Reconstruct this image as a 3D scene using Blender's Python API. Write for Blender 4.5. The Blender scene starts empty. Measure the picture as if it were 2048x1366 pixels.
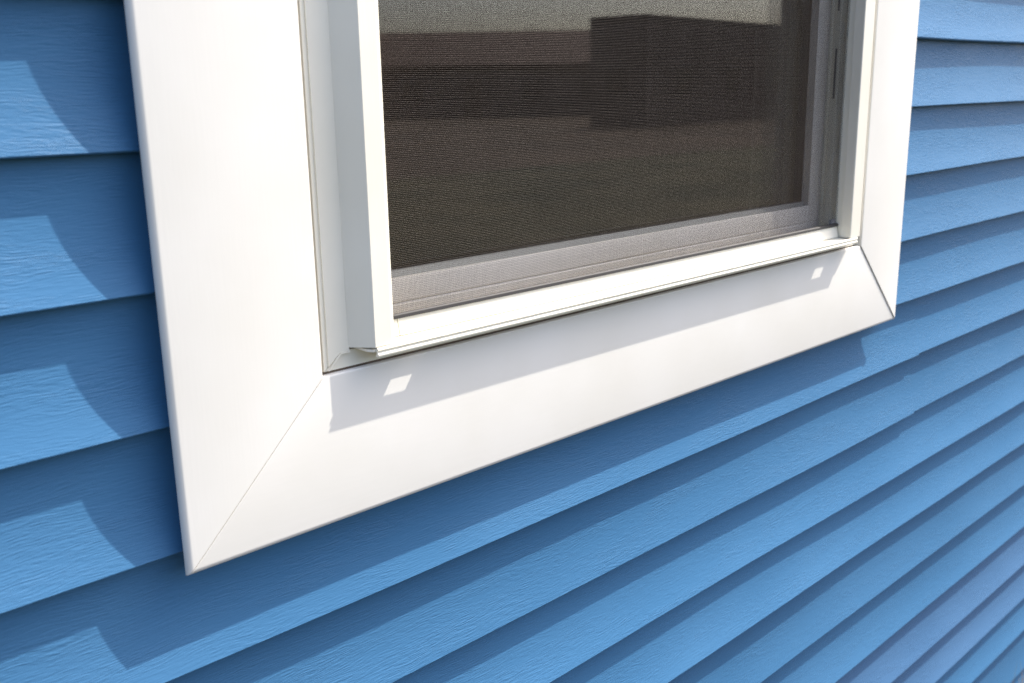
import bpy, bmesh, math, random
from mathutils import Vector
random.seed(7)
S = bpy.context.scene
COL = S.collection
R = math.radians

# ------------------------------------------------------------------ camera
cam = bpy.data.cameras.new('camera')
cam.lens = 34.849; cam.sensor_width = 36.0
cam.clip_start = 0.02; cam.clip_end = 1500.0
cam.dof.use_dof = True; cam.dof.focus_distance = 0.98; cam.dof.aperture_fstop = 8.0
cam_o = bpy.data.objects.new('camera', cam); COL.objects.link(cam_o)
cam_o.location = (-0.28841, -0.68220, -0.06620)
cam_o.rotation_euler = (R(75.7736), R(1.01075), R(-43.99886))
S.camera = cam_o

# ------------------------------------------------------------------ light
SUN_A, SUN_T = 2.45, 3.5            # sun direction: right, up for one unit out of the wall
sun_el = math.atan2(SUN_T, math.hypot(SUN_A, 1.0))
sun_az = math.atan2(SUN_A, -1.0)
world = bpy.data.worlds.new('World'); S.world = world; world.use_nodes = True
wn = world.node_tree.nodes; wl = world.node_tree.links
sky = wn.new('ShaderNodeTexSky'); sky.sky_type = 'NISHITA'; sky.sun_disc = False
sky.sun_elevation = sun_el; sky.sun_rotation = sun_az
sky.air_density = 0.85; sky.dust_density = 4.0; sky.ozone_density = 2.0
wl.new(sky.outputs[0], wn['Background'].inputs[0])
wn['Background'].inputs[1].default_value = 0.15
sun = bpy.data.lights.new('sun', 'SUN'); sun.energy = 2.7; sun.angle = R(0.5); sun.color = (1.0, 0.955, 0.87)
sun_o = bpy.data.objects.new('sun', sun); COL.objects.link(sun_o)
sun_o.rotation_euler = Vector((SUN_A, -1.0, SUN_T)).to_track_quat('Z', 'Y').to_euler()
sun_o.location = (4, -3, 6)

S.view_settings.view_transform = 'Standard'; S.view_settings.look = 'None'
S.view_settings.gamma = 1.0; S.view_settings.use_curve_mapping = False
S.view_settings.exposure = 1.28
S.cycles.max_bounces = 10; S.cycles.transmission_bounces = 8; S.cycles.transparent_max_bounces = 8
S.cycles.glossy_bounces = 5; S.cycles.diffuse_bounces = 5
S.cycles.caustics_reflective = False; S.cycles.caustics_refractive = False
S.cycles.use_adaptive_sampling = False; S.cycles.use_denoising = True; S.cycles.denoiser = 'OPENIMAGEDENOISE'; S.cycles.denoising_prefilter = 'NONE'; S.cycles.use_light_tree = False; S.cycles.sample_clamp_indirect = 3.0

# ------------------------------------------------------------------ materials
def mat(name, col, rough=0.5, spec=0.5):
    m = bpy.data.materials.new(name); m.use_nodes = True
    b = m.node_tree.nodes['Principled BSDF']
    b.inputs['Base Color'].default_value = (*col, 1); b.inputs['Roughness'].default_value = rough
    b.inputs['Specular IOR Level'].default_value = spec
    return m

def nodes(m): return m.node_tree.nodes, m.node_tree.links, m.node_tree.nodes['Principled BSDF']

def vinyl_white(name, col, rough=0.38, streak=(90, 90, 6)):
    m = mat(name, col, rough, 0.28); n, l, b = nodes(m)
    tc = n.new('ShaderNodeTexCoord'); mp = n.new('ShaderNodeMapping'); mp.inputs['Scale'].default_value = streak
    l.new(tc.outputs['Object'], mp.inputs[0])
    nz = n.new('ShaderNodeTexNoise'); nz.inputs['Scale'].default_value = 4; nz.inputs['Detail'].default_value = 4
    l.new(mp.outputs[0], nz.inputs['Vector'])
    bm_ = n.new('ShaderNodeBump'); bm_.inputs['Strength'].default_value = 0.07; bm_.inputs['Distance'].default_value = 0.0008
    l.new(nz.outputs[0], bm_.inputs['Height']); l.new(bm_.outputs[0], b.inputs['Normal'])
    n2 = n.new('ShaderNodeTexNoise'); n2.inputs['Scale'].default_value = 9; n2.inputs['Detail'].default_value = 5
    l.new(tc.outputs['Object'], n2.inputs['Vector'])
    cr = n.new('ShaderNodeValToRGB')
    cr.color_ramp.elements[0].position = 0.3; cr.color_ramp.elements[1].position = 0.7
    cr.color_ramp.elements[0].color = (col[0] * .96, col[1] * .955, col[2] * .94, 1)
    cr.color_ramp.elements[1].color = (col[0] * 1.015, col[1] * 1.015, col[2] * 1.02, 1)
    l.new(n2.outputs[0], cr.inputs[0]); l.new(cr.outputs[0], b.inputs['Base Color'])
    return m

M_CAS = vinyl_white('white_trim_vinyl', (0.778, 0.752, 0.695), 0.5)
M_CASH = vinyl_white('white_trim_vinyl_level', (0.778, 0.752, 0.695), 0.5, (6, 90, 90))
M_WIN = vinyl_white('white_window_vinyl', (0.825, 0.785, 0.675), 0.33)
M_SASH = vinyl_white('sash_vinyl', (0.65, 0.61, 0.56), 0.4)
M_SPL = mat('black_spline_rubber', (0.03, 0.027, 0.027), 0.55)
M_GASK = mat('grey_glazing_gasket', (0.20, 0.21, 0.20), 0.5)
M_KEY = mat('grey_plastic', (0.45, 0.45, 0.48), 0.5)
M_DARK = mat('dark_slot', (0.22, 0.205, 0.195), 0.8)

def siding(name, col):
    m = mat(name, col, 0.42, 0.18); n, l, b = nodes(m)
    tc = n.new('ShaderNodeTexCoord'); oi = n.new('ShaderNodeObjectInfo')
    off = n.new('ShaderNodeVectorMath'); off.operation = 'MULTIPLY_ADD'
    off.inputs[1].default_value = (7.3, 3.1, 5.7)
    l.new(oi.outputs['Random'], off.inputs[0]); l.new(tc.outputs['Object'], off.inputs[2])
    # slow swirl of the wood figure: bends the grain up and down
    mp0 = n.new('ShaderNodeMapping'); mp0.inputs['Scale'].default_value = (5, 5, 16)
    l.new(off.outputs[0], mp0.inputs[0])
    sw = n.new('ShaderNodeTexNoise'); sw.inputs['Scale'].default_value = 1.6; sw.inputs['Detail'].default_value = 2
    l.new(mp0.outputs[0], sw.inputs['Vector'])
    add = n.new('ShaderNodeVectorMath'); add.operation = 'MULTIPLY_ADD'; add.inputs[1].default_value = (0.0, 0.0, 0.016)
    l.new(sw.outputs['Color'], add.inputs[0]); l.new(off.outputs[0], add.inputs[2])
    def grain(sc, scale, det, dist):
        mp = n.new('ShaderNodeMapping'); mp.inputs['Scale'].default_value = sc
        l.new(add.outputs[0], mp.inputs[0])
        z = n.new('ShaderNodeTexNoise'); z.inputs['Scale'].default_value = scale
        z.inputs['Detail'].default_value = det; z.inputs['Distortion'].default_value = dist; z.inputs['Roughness'].default_value = 0.55
        l.new(mp.outputs[0], z.inputs['Vector']); return z
    g1 = grain((.62, .62, 6.5), 112, 3, 0.2)       # long streaks, about 2 mm apart
    g2 = grain((1.0, 1.0, 6.0), 230, 2, 0.2)
    r1 = n.new('ShaderNodeMapRange'); r1.inputs[1].default_value = 0.32; r1.inputs[2].default_value = 0.68
    l.new(g1.outputs[0], r1.inputs[0])
    mx = n.new('ShaderNodeMath'); mx.operation = 'MULTIPLY_ADD'; mx.inputs[1].default_value = 0.35
    l.new(g2.outputs[0], mx.inputs[0]); l.new(r1.outputs[0], mx.inputs[2])
    bp = n.new('ShaderNodeBump'); bp.inputs['Strength'].default_value = 0.45; bp.inputs['Distance'].default_value = 0.0007
    g3 = grain((.5, .5, 2.2), 16, 3, 0.6)               # patches of deep and faint strokes
    r3 = n.new('ShaderNodeMapRange'); r3.inputs[1].default_value = 0.35; r3.inputs[2].default_value = 0.68
    r3.inputs[3].default_value = 0.35; r3.inputs[4].default_value = 1.35
    l.new(g3.outputs[0], r3.inputs[0])
    mm = n.new('ShaderNodeMath'); mm.operation = 'MULTIPLY'
    l.new(mx.outputs[0], mm.inputs[0]); l.new(r3.outputs[0], mm.inputs[1]); l.new(mm.outputs[0], bp.inputs['Height']); l.new(bp.outputs[0], b.inputs['Normal'])
    # chalky fading, per board and in broad clouds
    hs = n.new('ShaderNodeTexNoise'); hs.inputs['Scale'].default_value = 3.0; hs.inputs['Detail'].default_value = 5
    l.new(off.outputs[0], hs.inputs['Vector'])
    cr = n.new('ShaderNodeValToRGB')
    cr.color_ramp.elements[0].position = 0.3; cr.color_ramp.elements[1].position = 0.72
    cr.color_ramp.elements[0].color = (*[c * 0.93 for c in col], 1)
    cr.color_ramp.elements[1].color = (col[0] * 1.16, col[1] * 1.06, col[2] * 1.03, 1)
    l.new(hs.outputs[0], cr.inputs[0]); l.new(cr.outputs[0], b.inputs['Base Color'])
    hv = n.new('ShaderNodeHueSaturation'); vr = n.new('ShaderNodeMapRange')
    vr.inputs[3].default_value = 0.93; vr.inputs[4].default_value = 1.07
    l.new(oi.outputs['Random'], vr.inputs[0]); l.new(vr.outputs[0], hv.inputs['Value'])
    l.new(cr.outputs[0], hv.inputs['Color']); l.new(hv.outputs[0], b.inputs['Base Color'])
    rr = n.new('ShaderNodeMapRange'); rr.inputs[3].default_value = 0.36; rr.inputs[4].default_value = 0.52
    l.new(hs.outputs[0], rr.inputs[0]); l.new(rr.outputs[0], b.inputs['Roughness'])
    return m
M_BLUE = siding('blue_siding_vinyl', (0.051, 0.164, 0.318))
M_MAUVE = siding('mauve_blue_siding_vinyl', (0.068, 0.170, 0.325))

def glass():
    m = mat('window_glass', (1, 1, 1), 0.0); n, l, b = nodes(m)
    b.inputs['Transmission Weight'].default_value = 1.0; b.inputs['IOR'].default_value = 1.5
    b.inputs['Base Color'].default_value = (0.97, 0.985, 0.975, 1)
    return m
M_GLASS = glass()

def noisy(name, c0, c1, scale, rough=0.8, det=6, bump=0.0, bd=0.02):
    m = mat(name, c0, rough, 0.2); n, l, b = nodes(m)
    tc = n.new('ShaderNodeTexCoord'); z = n.new('ShaderNodeTexNoise')
    z.inputs['Scale'].default_value = scale; z.inputs['Detail'].default_value = det
    l.new(tc.outputs['Object'], z.inputs['Vector'])
    cr = n.new('ShaderNodeValToRGB'); cr.color_ramp.elements[0].position = .35; cr.color_ramp.elements[1].position = .68
    cr.color_ramp.elements[0].color = (*c0, 1); cr.color_ramp.elements[1].color = (*c1, 1)
    l.new(z.outputs[0], cr.inputs[0]); l.new(cr.outputs[0], b.inputs['Base Color'])
    if bump:
        bp = n.new('ShaderNodeBump'); bp.inputs['Strength'].default_value = bump; bp.inputs['Distance'].default_value = bd
        l.new(z.outputs[0], bp.inputs['Height']); l.new(bp.outputs[0], b.inputs['Normal'])
    return m
M_MESH = mat('screen_wire', (0.044, 0.027, 0.018), 0.5, 0.13)
M_SHEATH = noisy('sheathing_board', (.25, .2, .14), (.34, .28, .2), 12)
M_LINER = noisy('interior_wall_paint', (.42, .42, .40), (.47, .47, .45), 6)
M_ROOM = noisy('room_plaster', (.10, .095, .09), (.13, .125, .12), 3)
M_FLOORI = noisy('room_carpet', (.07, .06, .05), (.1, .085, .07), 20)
M_GRASS = noisy('lawn_grass', (.018, .026, .010), (.075, .068, .035), .55, .9, 8, .6, .05)
M_DIRT = noisy('dry_soil', (.035, .026, .020), (.10, .072, .052), .22, .95, 8, .5, .05)
M_TAN = noisy('dry_straw', (.42, .3, .16), (.62, .48, .3), 60, .8)
M_HW = noisy('house_render', (.13, .107, .095), (.20, .165, .145), .8)
M_HW2 = noisy('house_brick', (.10, .086, .078), (.17, .145, .13), .6)
M_ROOF = noisy('roof_shingle', (.07, .04, .035), (.12, .07, .06), 2.5)
M_ROOF2 = noisy('roof_grey', (.05, .05, .05), (.08, .078, .075), 2.5)
M_PANE = mat('far_pane', (.03, .035, .04), 0.1)
M_FRAME = noisy('far_window_frame', (.13, .125, .12), (.17, .16, .155), 4)
M_WDOOR = noisy('far_door', (.07, .05, .04), (.09, .06, .05), 3)

# ------------------------------------------------------------------ mesh helpers  (x, d, z): d = distance out of the wall (= -Y)
def link(name, verts, faces, m, parent=None, sharp=35, kind=None):
    me = bpy.data.meshes.new(name)
    bm = bmesh.new()
    vs = [bm.verts.new((v[0], -v[1], v[2])) for v in verts]
    for f in faces:
        try: bm.faces.new([vs[i] for i in f])
        except ValueError: pass
    bmesh.ops.recalc_face_normals(bm, faces=bm.faces)
    for f in bm.faces: f.smooth = True
    bm.to_mesh(me); bm.free()
    me.set_sharp_from_angle(angle=R(sharp))
    me.materials.append(m)
    o = bpy.data.objects.new(name, me); COL.objects.link(o)
    if parent: o.parent = parent
    if kind: o['kind'] = kind
    return o

class MB:
    def __init__(s): s.v = []; s.f = []
    def add(s, v, f):
        k = len(s.v); s.v += v; s.f += [[i + k for i in q] for q in f]
    def box(s, x0, x1, d0, d1, z0, z1):
        s.add([(x, d, z) for x in (x0, x1) for d in (d0, d1) for z in (z0, z1)],
              [(0, 1, 3, 2), (4, 6, 7, 5), (0, 4, 5, 1), (2, 3, 7, 6), (0, 2, 6, 4), (1, 5, 7, 3)])
    def prism_x(s, prof, xs):            # prof: closed list of (d, z); xs: x0, x1 or functions of d
        n = len(prof); g = lambda x, d: x(d) if callable(x) else x
        v = [(g(x, d), d, z) for x in xs for d, z in prof]
        k = len(xs)
        f = [[a * n + i, a * n + (i + 1) % n, (a + 1) * n + (i + 1) % n, (a + 1) * n + i] for a in range(k - 1) for i in range(n)]
        f += [list(range(n)), [(k - 1) * n + i for i in range(n)]]
        s.add(v, f)
    def prism_z(s, prof, z0, z1):        # prof: closed list of (x, d)
        n = len(prof)
        v = [(x, d, z) for z in (z0, z1) for x, d in prof]
        s.add(v, [[i, (i + 1) % n, n + (i + 1) % n, n + i] for i in range(n)] + [list(range(n)), [n + i for i in range(n)]])
    def prism_d(s, poly, d0, d1):        # poly: closed list of (x, z)
        n = len(poly)
        v = [(x, d, z) for d in (d0, d1) for x, z in poly]
        s.add(v, [[i, (i + 1) % n, n + (i + 1) % n, n + i] for i in range(n)] + [list(range(n)), [n + i for i in range(n)]])
    def build(s, name, m, parent=None, sharp=35, kind=None): return link(name, s.v, s.f, m, parent, sharp, kind)

def thing(name, label, cat, loc=(0, 0, 0), group=None):
    o = bpy.data.objects.new(name, None); COL.objects.link(o); o.empty_display_size = 0.2
    o['label'] = label; o['category'] = cat
    if group: o['group'] = group
    return o
def tag(o, label, cat, group=None):
    o['label'] = label; o['category'] = cat
    if group: o['group'] = group
    return o

# ------------------------------------------------------------------ ground
GZ = -1.600
def ground():
    # one sheet to the horizon, with gentle unevenness near the wall
    mb = MB(); xs = [-600, -120, -40, -12, -5, -2, 0, 1, 2, 3, 5, 9, 20, 45, 120, 600]; ds = [-40, 0.0, 0.3, 0.8, 1.5, 3, 6, 10, 15, 30, 60, 120, 400, 900]
    v = [(x, d, GZ + (random.uniform(-.02, .012) if 0.2 < d < 16 and -12 < x < 45 else 0)) for d in ds for x in xs]
    n = len(xs)
    f = [[a * n + i, a * n + i + 1, (a + 1) * n + i + 1, (a + 1) * n + i] for a in range(len(ds) - 1) for i in range(n - 1)]
    link('ground', v, f, M_DIRT, None, 60, 'structure')
    mb.box(-14, 60, 1.2, 13.5, GZ - .2, GZ + .03)
    mb.build('lawn', M_GRASS, None, 60, 'structure')
ground()

# ------------------------------------------------------------------ the house wall and its siding
LIP = {0: -.0005, 1: -.1022, 2: -.2036, 3: -.3050, 4: -.4068, 5: -.5082, 6: -.6092, 7: -.7092, 8: -.8108, 9: -.9158,
       10: -1.0238, 11: -1.1265, 12: -1.2215, 13: -1.3150, 14: -1.4330, 15: -1.5340}
for k in range(-1, -19, -1): LIP[k] = LIP[k + 1] + 0.1016
P0, Q0 = 0.0116, 0.0185
WX0, WX1 = -1.6, 4.6
WTOP = LIP[-18]
OPX0, OPX1, OPZ0, OPZ1 = 0.165, 1.023, -0.288, 1.06        # rough opening
wall = thing('house_wall', 'blue clapboard vinyl house wall around and below the white window', 'wall')

def board_profile(zt, zl):
    """front face from behind the lip above, flaring out to its own lip, then the rolled lip and its return"""
    p = []
    h = zt - zl
    for i in range(11):
        s = i / 10.0
        z = zt - s * (h - .0022)
        p.append((-(P0 * (1 - s) + Q0 * s * (1 - s)), z))
    p[0] = (p[0][0] - .0006, zt + .012)
    p += [(.0002, zl + .0014), (-.0003, zl + .0005), (-.0012, zl), (-.0026, zl + .0002), (-.0034, zl + .0010), (-.0036, zl + .0060)]
    return p

def board(k, x0, x1, dd=0.0, dz=0.0, m=None):
    zt, zl = LIP[k - 1], LIP[k]
    prof = board_profile(zt, zl)
    rnd = random.Random(k * 31 + (0 if k > 4 else int(x0 * 100)))
    ph = [rnd.uniform(0, 6.28) for _ in range(4)]
    nx = max(2, int((x1 - x0) / 0.06)); xs = [x0 + (x1 - x0) * i / nx for i in range(nx + 1)]
    v = []; n = len(prof)
    for x in xs:
        wz = .0010 * math.sin(x * 3.1 + ph[0]) + .0004 * math.sin(x * 8.7 + ph[1])
        wd = .0006 * math.sin(x * 4.3 + ph[2]) + .0003 * math.sin(x * 11 + ph[3])
        for d, z in prof: v.append((x, d + dd + wd, z + dz + wz))
    f = [[a * n + i, (a + 1) * n + i, (a + 1) * n + i + 1, a * n + i + 1] for a in range(nx) for i in range(n - 1)]
    # end edges: a folded thickness so that cut ends are not paper thin
    o = link('siding_board', v, f, m or M_BLUE, wall, 30)
    so = o.modifiers.new('thickness', 'SOLIDIFY'); so.thickness = 0.0011; so.offset = -1
    es = o.modifiers.new('crisp_ends', 'EDGE_SPLIT'); es.split_angle = R(32)
    return o

SEAM = 1.303
for k in range(-17, 16):
    if LIP[k] > OPZ1 + .1 or k >= 5:
        if k in (5, 6):
            board(k, WX0, SEAM + .0)
            board(k, SEAM - .03, WX1, -.0014, .0015)
        else:
            o = board(k, WX0, WX1, 0, 0, M_MAUVE if k in (11, 12) else None)
            if k in (11, 12): o['label'] = 'slightly mauve blue siding board low on the wall'
    else:
        board(k, WX0, 0.036); board(k, 1.140, WX1)
mb = MB()
mb.box(WX0, OPX0 - .001, -.14, -.030, GZ - .3, WTOP); mb.box(OPX1 + .001, WX1, -.14, -.030, GZ - .3, WTOP)
mb.box(OPX0 - .001, OPX1 + .001, -.14, -.030, GZ - .3, OPZ0 - .004); mb.box(OPX0 - .001, OPX1 + .001, -.14, -.030, OPZ1, WTOP)
mb.build('sheathing', M_SHEATH, wall)

# ------------------------------------------------------------------ the room behind the glass
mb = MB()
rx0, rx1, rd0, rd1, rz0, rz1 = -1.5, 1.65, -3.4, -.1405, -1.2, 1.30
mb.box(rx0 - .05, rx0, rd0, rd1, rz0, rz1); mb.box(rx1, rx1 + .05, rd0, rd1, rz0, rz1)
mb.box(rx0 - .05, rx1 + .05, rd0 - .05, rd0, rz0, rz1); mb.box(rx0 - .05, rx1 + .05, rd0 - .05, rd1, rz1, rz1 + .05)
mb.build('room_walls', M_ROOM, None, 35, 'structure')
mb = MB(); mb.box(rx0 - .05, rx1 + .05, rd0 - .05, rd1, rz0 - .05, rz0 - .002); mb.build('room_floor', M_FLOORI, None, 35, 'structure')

# ------------------------------------------------------------------ the window
win = thing('window', 'white vinyl framed window with wide mitred casing and insect screen', 'window')
C = .0144                                   # front of the casing
CX0, CX1, CZ0, CZ1 = .0065, 1.1712, -.4205, 1.195
CW = .1303; CWR = .1288
def casing_profile(W, c):
    r = .005; p = [(W, -.029), (W, c - .0018)]
    for i in range(1, 4):
        a = i / 3 * math.pi / 2; p.append((W - .0018 + .0018 * math.cos(a), c - .0018 + .0018 * math.sin(a)))
    for i in range(9):
        a = math.pi / 2 + i / 8 * math.pi / 2; p.append((r + r * math.cos(a), c - r + r * math.sin(a)))
    p += [(.0004, c - r - .001), (.011, c - r - .0016), (.030, c - r - .0016), (.030, -.029)]
    return p
def casing(side, c, gap=0.0):
    W = CWR if side == 'right' else CW
    mb = MB(); prof = casing_profile(W, c)
    n = len(prof); ends = []
    for e in (0, 1):
        row = []
        for w, d in prof:
            if side == 'bottom':
                x = (CX0 + w * CW / CW) if e == 0 else (CX1 - w * CWR / CW - gap * (1.0 if w > -.1 else 0))
                row.append((x + gap * .6 if e == 0 else x, d, CZ0 + w))
            elif side == 'top':
                row.append((CX0 + w if e == 0 else CX1 - w * CWR / CW, d, CZ1 - w))
            elif side == 'left':
                row.append((CX0 + w, d, CZ0 + w if e == 0 else CZ1 - w))
            else:
                row.append((CX1 - w, d, (CZ0 + w * CW / CWR) if e == 0 else CZ1 - w * CW / CWR))
        ends.append(row)
    mb.add(ends[0] + ends[1], [[i, (i + 1) % n, n + (i + 1) % n, n + i] for i in range(n)] + [list(range(n)), [n + i for i in range(n)]])
    o = mb.build('casing', M_CASH if side in ('bottom', 'top') else M_CAS, win, 40)
    b = o.modifiers.new('bevel', 'BEVEL'); b.width = .0004; b.segments = 2; b.limit_method = 'ANGLE'; b.angle_limit = R(50)
    return o
casing('left', C + .0005); casing('bottom', C, .0022); casing('right', C + .0012); casing('top', C)

# flange: the flat strip of the frame lying inside the casing
FD = .0115
mb = MB()
xa, xb, zb_, zt_ = .1408, .1660, -.2877, -.2738
mb.prism_d([(xa + .004, zb_ + .004), (xa + .0159, zt_), (xb, zt_), (xb, 1.055), (xa + .004, 1.055)], -.028, FD)
mb.prism_d([(xa, zb_), (xa + .004, zb_ + .004), (xa + .004, 1.055), (xa, 1.055)], -.028, FD - .0012)
mb.build('flange', M_WIN, win)
mb = MB()
mb.prism_d([(xa + .0010, zb_), (1.0376, zb_), (1.0232, zt_ + .0004), (xa + .0166, zt_ + .0004)], -.028, FD - .0016)
mb.build('flange', M_WIN, win)
mb = MB(); mb.prism_d([(1.0386, zb_), (1.0386, 1.055), (1.0220, 1.055), (1.0220, zt_), (1.0238, zt_)], -.028, FD); mb.build('flange', M_WIN, win)
mb = MB(); mb.box(xb + .0005, 1.0215, -.028, FD, 1.035, 1.055); mb.build('flange', M_WIN, win)

M_GAPSHADE = noisy('brown_gap_shade', (.10, .075, .055), (.16, .12, .09), 40, .8)  # added brown strips: shade in the gaps around the flange, put in as colour
mb = MB(); mb.box(.1366, .1409, -.026, .0072, -.288, 1.05); mb.build('gap_shade', M_GAPSHADE, win)
mb = MB(); mb.box(.1412, 1.0380, -.026, .0082, -.2912, -.2879); mb.build('gap_shade', M_GAPSHADE, win)
mb = MB(); mb.box(1.0384, 1.0428, -.026, .0072, -.288, 1.05); mb.build('gap_shade', M_GAPSHADE, win)
mb = MB()
bd = [(xa + .0030, zb_ + .0008), (xa + .0044, zb_ + .0004), (xa + .0168, zt_ - .0016), (xb + .0004, zt_ - .0016), (xb + .0004, zt_ - .0002), (xa + .0160, zt_ - .0002)]
mb.prism_d(bd, FD - .0020, FD + .0008); mb.build('weld_bead', M_WIN, win)
# side jambs
mb = MB()
mb.prism_z([(.1652, .0118), (.1790, .0287), (.1800, .0294), (.1972, .0290), (.2020, .0258), (.2026, .0060), (.2026, -.0320), (.2000, -.0450), (.1652, -.0450)], -.2710, 1.034)
mb.build('jamb', M_WIN, win, 25)
mb = MB()
mb.prism_z([(1.0222, .0118), (1.0090, .0287), (1.0078, .0294), (.9830, .0292), (.9820, .0284), (.9820, .0150), (.9832, .0142), (.9838, .0066), (.9818, .0058),
            (.9818, .0040), (.9850, .0034), (.9850, -.0048), (.9836, -.0056), (.9836, -.0122), (.9860, -.0130), (.9860, -.0168), (.9836, -.0176), (.9836, -.0196), (.9842, -.0450), (1.0222, -.0450)], -.2710, 1.034)
jr = mb.build('jamb', M_WIN, win, 25)
mb = MB()
for z0, z1 in ((-.085, -.020), (.028, .36), (.42, .7)): mb.box(.9830, .98345, -.0104, -.0078, z0, z1)
mb.build('balance_slot', M_DARK, jr)
mb = MB(); mb.box(.1660, 1.0215, -.0450, .0285, .9900, 1.0345); mb.build('head', M_WIN, win)

# sill: shelf with two weep slots, and the drip nose along its front
xl = lambda d: .1655 + max(0, d - .0115) * .80
xr = lambda d: 1.0218 - max(0, d - .0115) * 1.10
sz = lambda d: -.2714 - (d - .006) * .070
T = .0021
mb = MB()
D1, D2, D3 = .0236, .0278, .0290
def shelf(d0, d1, x0, x1): mb.prism_x([(d0, sz(d0) - T), (d0, sz(d0)), (d1, sz(d1)), (d1, sz(d1) - T)], [x0, x1])
shelf(-.030, D1, xl, xr)
S1, S2 = (.2275, .2522), (.9408, .9648)
shelf(D1, D2, xl, S1[0]); shelf(D1, D2, S1[1], S2[0]); shelf(D1, D2, S2[1], xr)
mb.prism_x([(D2, sz(D2) - T), (D2, sz(D2)), (.0284, -.2721), (.0292, -.2716), (.0303, -.2717), (.0311, -.2725), (.0313, -.2736), (.0307, -.2741),
            (.0298, -.2745), (.0296, -.2753), (.0299, -.2761), (.0309, -.2766), (.0316, -.2772), (.0317, -.2783), (.0312, -.2793), (.0300, -.2797), (.0272, -.2793), (.0272, -.2786), (.0284, -.2782), (.0286, -.2757)],
           [lambda d: .1811, lambda d: .9995])
sill = mb.build('sill', M_WIN, win, 40)
# kick plate under the shelf, set back
# ---------------- insect screen
SD = .0072                                   # plane of the mesh
sx0, sx1, sz0 = .2030, .9840, -.2548
mb = MB()
mb.prism_x([(.0040, -.2714), (.0040, -.2552), (.0078, -.2558), (.0088, -.2562), (.0118, -.2704), (.0113, -.2711)], [.2196, .9806])
scr = mb.build('insect_screen', M_WIN, win, 30)
mb = MB(); mb.prism_x([(.0040, -.2714), (.0040, -.2552), (.0076, -.2558), (.0084, -.2562), (.0114, -.2704), (.0108, -.2711)], [.2034, .2188]); mb.build('corner_key', M_WIN, scr)
mb = MB(); mb.prism_x([(SD - .003, -.2553), (SD - .001, -.2522), (SD + .0012, -.2519), (SD + .0030, -.2530), (SD + .0034, -.2558), (SD + .0010, -.2564)], [.2070, .9816])
mb.build('spline', M_SPL, scr)
mb = MB(); mb.box(.9700, .9812, .0030, .0062, -.2530, -.2465); mb.build('pull_tab', M_KEY, scr)
mb = MB(); mb.box(.2034, .9815, .0040, .0095, .972, .9895); mb.build('screen_bar', M_WIN, scr)

def screen_mesh():
    rnd = random.Random(3)
    v = []; f = []
    pitch, w = .00138, .000115
    z0, z1 = -.2545, .973
    def wire(pts, ax):
        k = len(v)
        for (x, d, z) in pts:
            if ax == 'x': v.extend([(x, d + w, z), (x, d, z + w), (x, d - w, z), (x, d, z - w)])
            else: v.extend([(x, d + w, z), (x + w, d, z), (x, d - w, z), (x - w, d, z)])
        for a in range(len(pts) - 1):
            for i in range(4): f.append((k + a * 4 + i, k + a * 4 + (i + 1) % 4, k + a * 4 + 4 + (i + 1) % 4, k + a * 4 + 4 + i))
    sag = lambda x, z: .0004 * math.sin(x * 7 + z * 5) + .0003 * math.sin(x * 17 - z * 11)
    PZ = 1.12; nz = int((z1 - z0) / pitch / PZ); nxw = int((sx1 - sx0) / pitch)
    for i in range(nz):
        z = z0 + i * pitch * PZ + rnd.gauss(0, .00006); a1, a2 = rnd.uniform(0, 6), rnd.gauss(0, .00007)
        wire([(sx0 + (sx1 - sx0) * t / 14, SD + sag(sx0 + (sx1 - sx0) * t / 14, z), z + a2 * math.sin(a1 + t) + .0005 * math.sin(z * 9 + t * .55)) for t in range(15)], 'x')
    for i in range(nxw):
        x = sx0 + i * pitch + rnd.gauss(0, .00005); a1, a2 = rnd.uniform(0, 6), rnd.gauss(0, .00006)
        wire([(x + a2 * math.sin(a1 + t), SD + sag(x, z0 + (z1 - z0) * t / 14), z0 + (z1 - z0) * t / 14) for t in range(15)], 'z')
    me = bpy.data.meshes.new('screen_mesh'); me.from_pydata([(a, -b, c) for a, b, c in v], [], f); me.materials.append(M_MESH)
    o = bpy.data.objects.new('screen_mesh', me); COL.objects.link(o); o.parent = scr; o['kind'] = 'stuff'
screen_mesh()

# ---------------- lower sash behind the screen, upper sash above it
def sash(dd, z0, z1):
    mb = MB(); x0, x1 = .2035, .9828; sw = .0280
    mb.box(x0, x0 + sw, dd - .030, dd, z0, z1)
    mb.prism_z([(x1, dd - .030), (x1, dd - .0006), (x1 - .0012, dd), (x1 - sw + .003, dd), (x1 - sw, dd - .0016), (x1 - sw, dd - .030)], z0, z1)
    br = .0365 if dd > -.03 else .034
    mb.prism_x([(dd - .030, z0), (dd - .0005, z0), (dd - .0002, z0 + .012), (dd - .0012, z0 + .0135), (dd, z0 + .015), (dd, z0 + br - .003), (dd - .0016, z0 + br), (dd - .030, z0 + br)], [x0 + sw, x1 - sw])
    mb.box(x0 + sw, x1 - sw, dd - .030, dd, z1 - .034, z1)
    s = mb.build('sash', M_SASH, win, 30)
    g = MB(); gx0, gx1, gz0, gz1 = x0 + sw, x1 - sw, z0 + br, z1 - .034
    g.prism_x([(dd - .012, gz0), (dd - .004, gz0), (dd - .0075, gz0 + .0055), (dd - .012, gz0 + .0055)], [gx0, gx1 - .0045])
    g.build('glazing_gasket', M_GASK, s)
    for q in (0, 1):
        p = MB(); p.box(gx0 - .004, gx1 + .004, dd - .0160 - q * .012, dd - .0125 - q * .012, gz0 - .004, gz1 + .004)
        p.build('glass_pane', M_GLASS, s)
sash(-.0200, -.2640, .380)
sash(-.0560, .345, .985)

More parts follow.
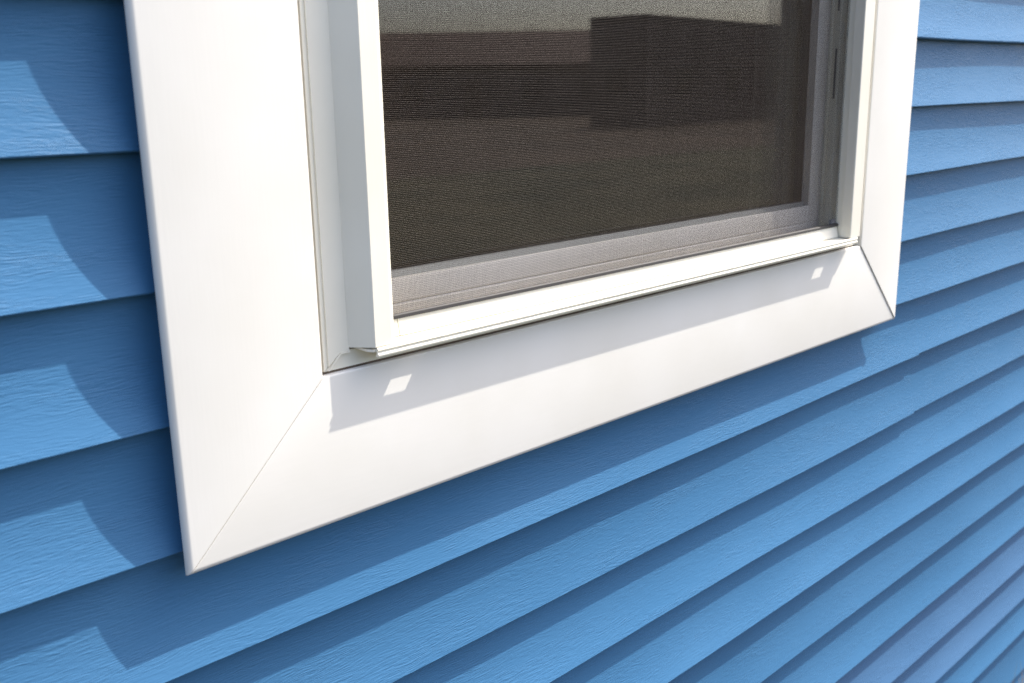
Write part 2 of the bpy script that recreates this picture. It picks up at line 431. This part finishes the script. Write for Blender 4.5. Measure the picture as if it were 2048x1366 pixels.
# inner lining of the opening (the reveal seen through the glass)
mb = MB()
mb.box(.985, OPX1 - .001, -.1400, -.0860, -.262, 1.05); mb.build('reveal_board', M_LINER, win)
mb = MB(); mb.box(OPX0 + .001, .2015, -.1400, -.0860, -.262, 1.05); mb.build('reveal_board', M_LINER, win)
mb = MB(); mb.box(OPX0 + .001, OPX1 - .001, -.1750, -.0860, -.2850, -.2625); mb.build('inner_stool', M_LINER, win)
mb = MB(); mb.box(OPX0, .2022, -.0855, -.0453, -.2620, 1.034); mb.box(.9842, OPX1, -.0855, -.0453, -.2620, 1.034)
mb.box(OPX0, OPX1, -.0855, -.0305, -.2850, -.2645); mb.box(OPX0, OPX1, -.0855, -.0453, .988, 1.034)
mb.build('frame_back', M_WIN, win)

# ------------------------------------------------------------------ across the street (seen in the glass)
def house(name_label, az, dist, width, depth, eave, rise, wallm, roofm, rot=0.0, gable_front=False, flat=False):
    h = thing('far_house', name_label, 'house')
    cx, cd = -.3 + dist * math.sin(R(az)), .6 + dist * math.cos(R(az))
    ca, sa = math.cos(R(rot)), math.sin(R(rot))
    def place(mb, nm, m, par):
        mb.v = [(cx + x * ca - d * sa, cd + x * sa + d * ca, GZ + z) for x, d, z in mb.v]
        return mb.build(nm, m, par)
    w2, d2 = width / 2, depth / 2
    mb = MB(); mb.box(-w2, w2, -d2, d2, -.1, eave)
    if gable_front: mb.prism_d([(-w2, eave), (w2, eave), (0, eave + rise - .1)], -d2 + .02, d2 - .02)
    wl_ = place(mb, 'wall', wallm, h)
    mb = MB(); ov = .35
    if gable_front:
        mb.prism_d([(-w2 - ov, eave - .1), (0, eave + rise), (w2 + ov, eave - .1), (w2 + ov, eave + .1), (0, eave + rise + .2), (-w2 - ov, eave + .1)], -d2 - ov, d2 + ov)
    else:
        mb.prism_x([(-d2 - ov, eave - .1), (0, eave + rise), (d2 + ov, eave - .1), (d2 + ov, eave + .1), (0, eave + rise + .2), (-d2 - ov, eave + .1)], [-w2 - ov, w2 + ov])
    rf = place(mb, 'roof', roofm, h)
    nwin = max(2, int(width / 3.2))
    for i in range(nwin):
        x = -w2 + (i + .5) * width / nwin
        if i == nwin // 2:
            mb = MB(); mb.box(x - .5, x + .5, -d2 - .06, -d2 - .003, 0, 2.1); place(mb, 'door', M_WDOOR, h); continue
        mb = MB(); mb.box(x - .7, x + .7, -d2 - .05, -d2 - .003, .9, 2.2); f_ = place(mb, 'window', M_FRAME, h)
        for q in (-1, 1):
            mb = MB(); mb.box(x + q * .33 - .28, x + q * .33 + .28, -d2 - .07, -d2 - .052, 1.0, 2.1); place(mb, 'pane', M_PANE, f_)
house('long low house with a dark red roof mirrored at left of the window glass', 41.0, 62, 34, 9, 2.87, 1.95, M_HW, M_ROOF, -41)
def block_house():
    h = thing('far_house', 'dark flat roofed block of a house mirrored at right of the window glass', 'house')
    at = lambda az, r: (-.3 + r * math.sin(R(az)), .6 + r * math.cos(R(az)))
    A, B, Cc = at(49.8, 41.2), at(53.0, 40.0), at(61.0, 52.5)
    D = (A[0] + Cc[0] - B[0], A[1] + Cc[1] - B[1])
    def slab(mb, poly, z0, z1):
        n = len(poly); mb.add([(x, d, z) for z in (z0, z1) for x, d in poly], [[i, (i + 1) % n, n + (i + 1) % n, n + i] for i in range(n)] + [list(range(n)), [n + i for i in range(n)]])
    mb = MB(); slab(mb, [A, B, Cc, D], GZ - .1, GZ + 4.07); mb.build('wall', M_HW2, h)
    cx, cd = (B[0] + D[0]) / 2, (B[1] + D[1]) / 2
    mb = MB(); slab(mb, [(cx + (x - cx) * 1.004, cd + (d - cd) * 1.004) for x, d in (A, B, Cc, D)], GZ + 4.073, GZ + 4.32); mb.build('roof', M_ROOF2, h)
    for P, Q, ts in ((A, B, (.5,)), (B, Cc, (.2, .5, .8))):
        L = math.hypot(Q[0] - P[0], Q[1] - P[1]); ux, ud = (Q[0] - P[0]) / L, (Q[1] - P[1]) / L; nx, nd = ud, -ux
        if (cx - P[0]) * nx + (cd - P[1]) * nd > 0: nx, nd = -nx, -nd
        for t in ts:
            px, pd = P[0] + (Q[0] - P[0]) * t, P[1] + (Q[1] - P[1]) * t
            def pan(w, o0, o1, z0, z1, nm, m, par):
                mb = MB(); slab(mb, [(px + ux * e * w + nx * o, pd + ud * e * w + nd * o) for e, o in ((-1, o0), (1, o0), (1, o1), (-1, o1))], GZ + z0, GZ + z1); return mb.build(nm, m, par)
            f_ = pan(.6, .004, .06, 1.2, 2.4, 'window', M_FRAME, h); pan(.52, .063, .08, 1.28, 2.32, 'pane', M_PANE, f_)
block_house()


# ------------------------------------------------------------------ dry straw at the foot of the wall
def tuft(x, d, n, h, label, seed):
    rnd = random.Random(seed); mb = MB()
    for i in range(n):
        bx, bd = x + rnd.gauss(0, .02), max(.025, d + rnd.gauss(0, .02)); a = rnd.uniform(0, 6.28); L = h * rnd.uniform(.5, 1); le = rnd.uniform(.05, .5) * L
        px, pd = math.cos(a + 1.57) * .0022, math.sin(a + 1.57) * .0022
        pts = [(bx + math.cos(a) * le * t * t, max(.012, bd + math.sin(a) * le * t * t), GZ - .01 + L * t) for t in (0, .35, .7, 1)]
        k = []
        for j, (u, w_, z) in enumerate(pts):
            s = 1 - j / 3.3; k += [(u - px * s, w_ - pd * s, z), (u + px * s, w_ + pd * s, z), (u, w_ + .0014 * s, z + .0005)]
        mb.add(k, [(j * 3 + q, j * 3 + (q + 1) % 3, j * 3 + 3 + (q + 1) % 3, j * 3 + 3 + q) for j in range(3) for q in range(3)])
    tag(mb.build('dry_grass_tuft', M_TAN, None, 60), label, 'dry grass')
tuft(1.945, .045, 60, .255, 'tall tuft of straw coloured dry grass at the foot of the blue wall', 5)
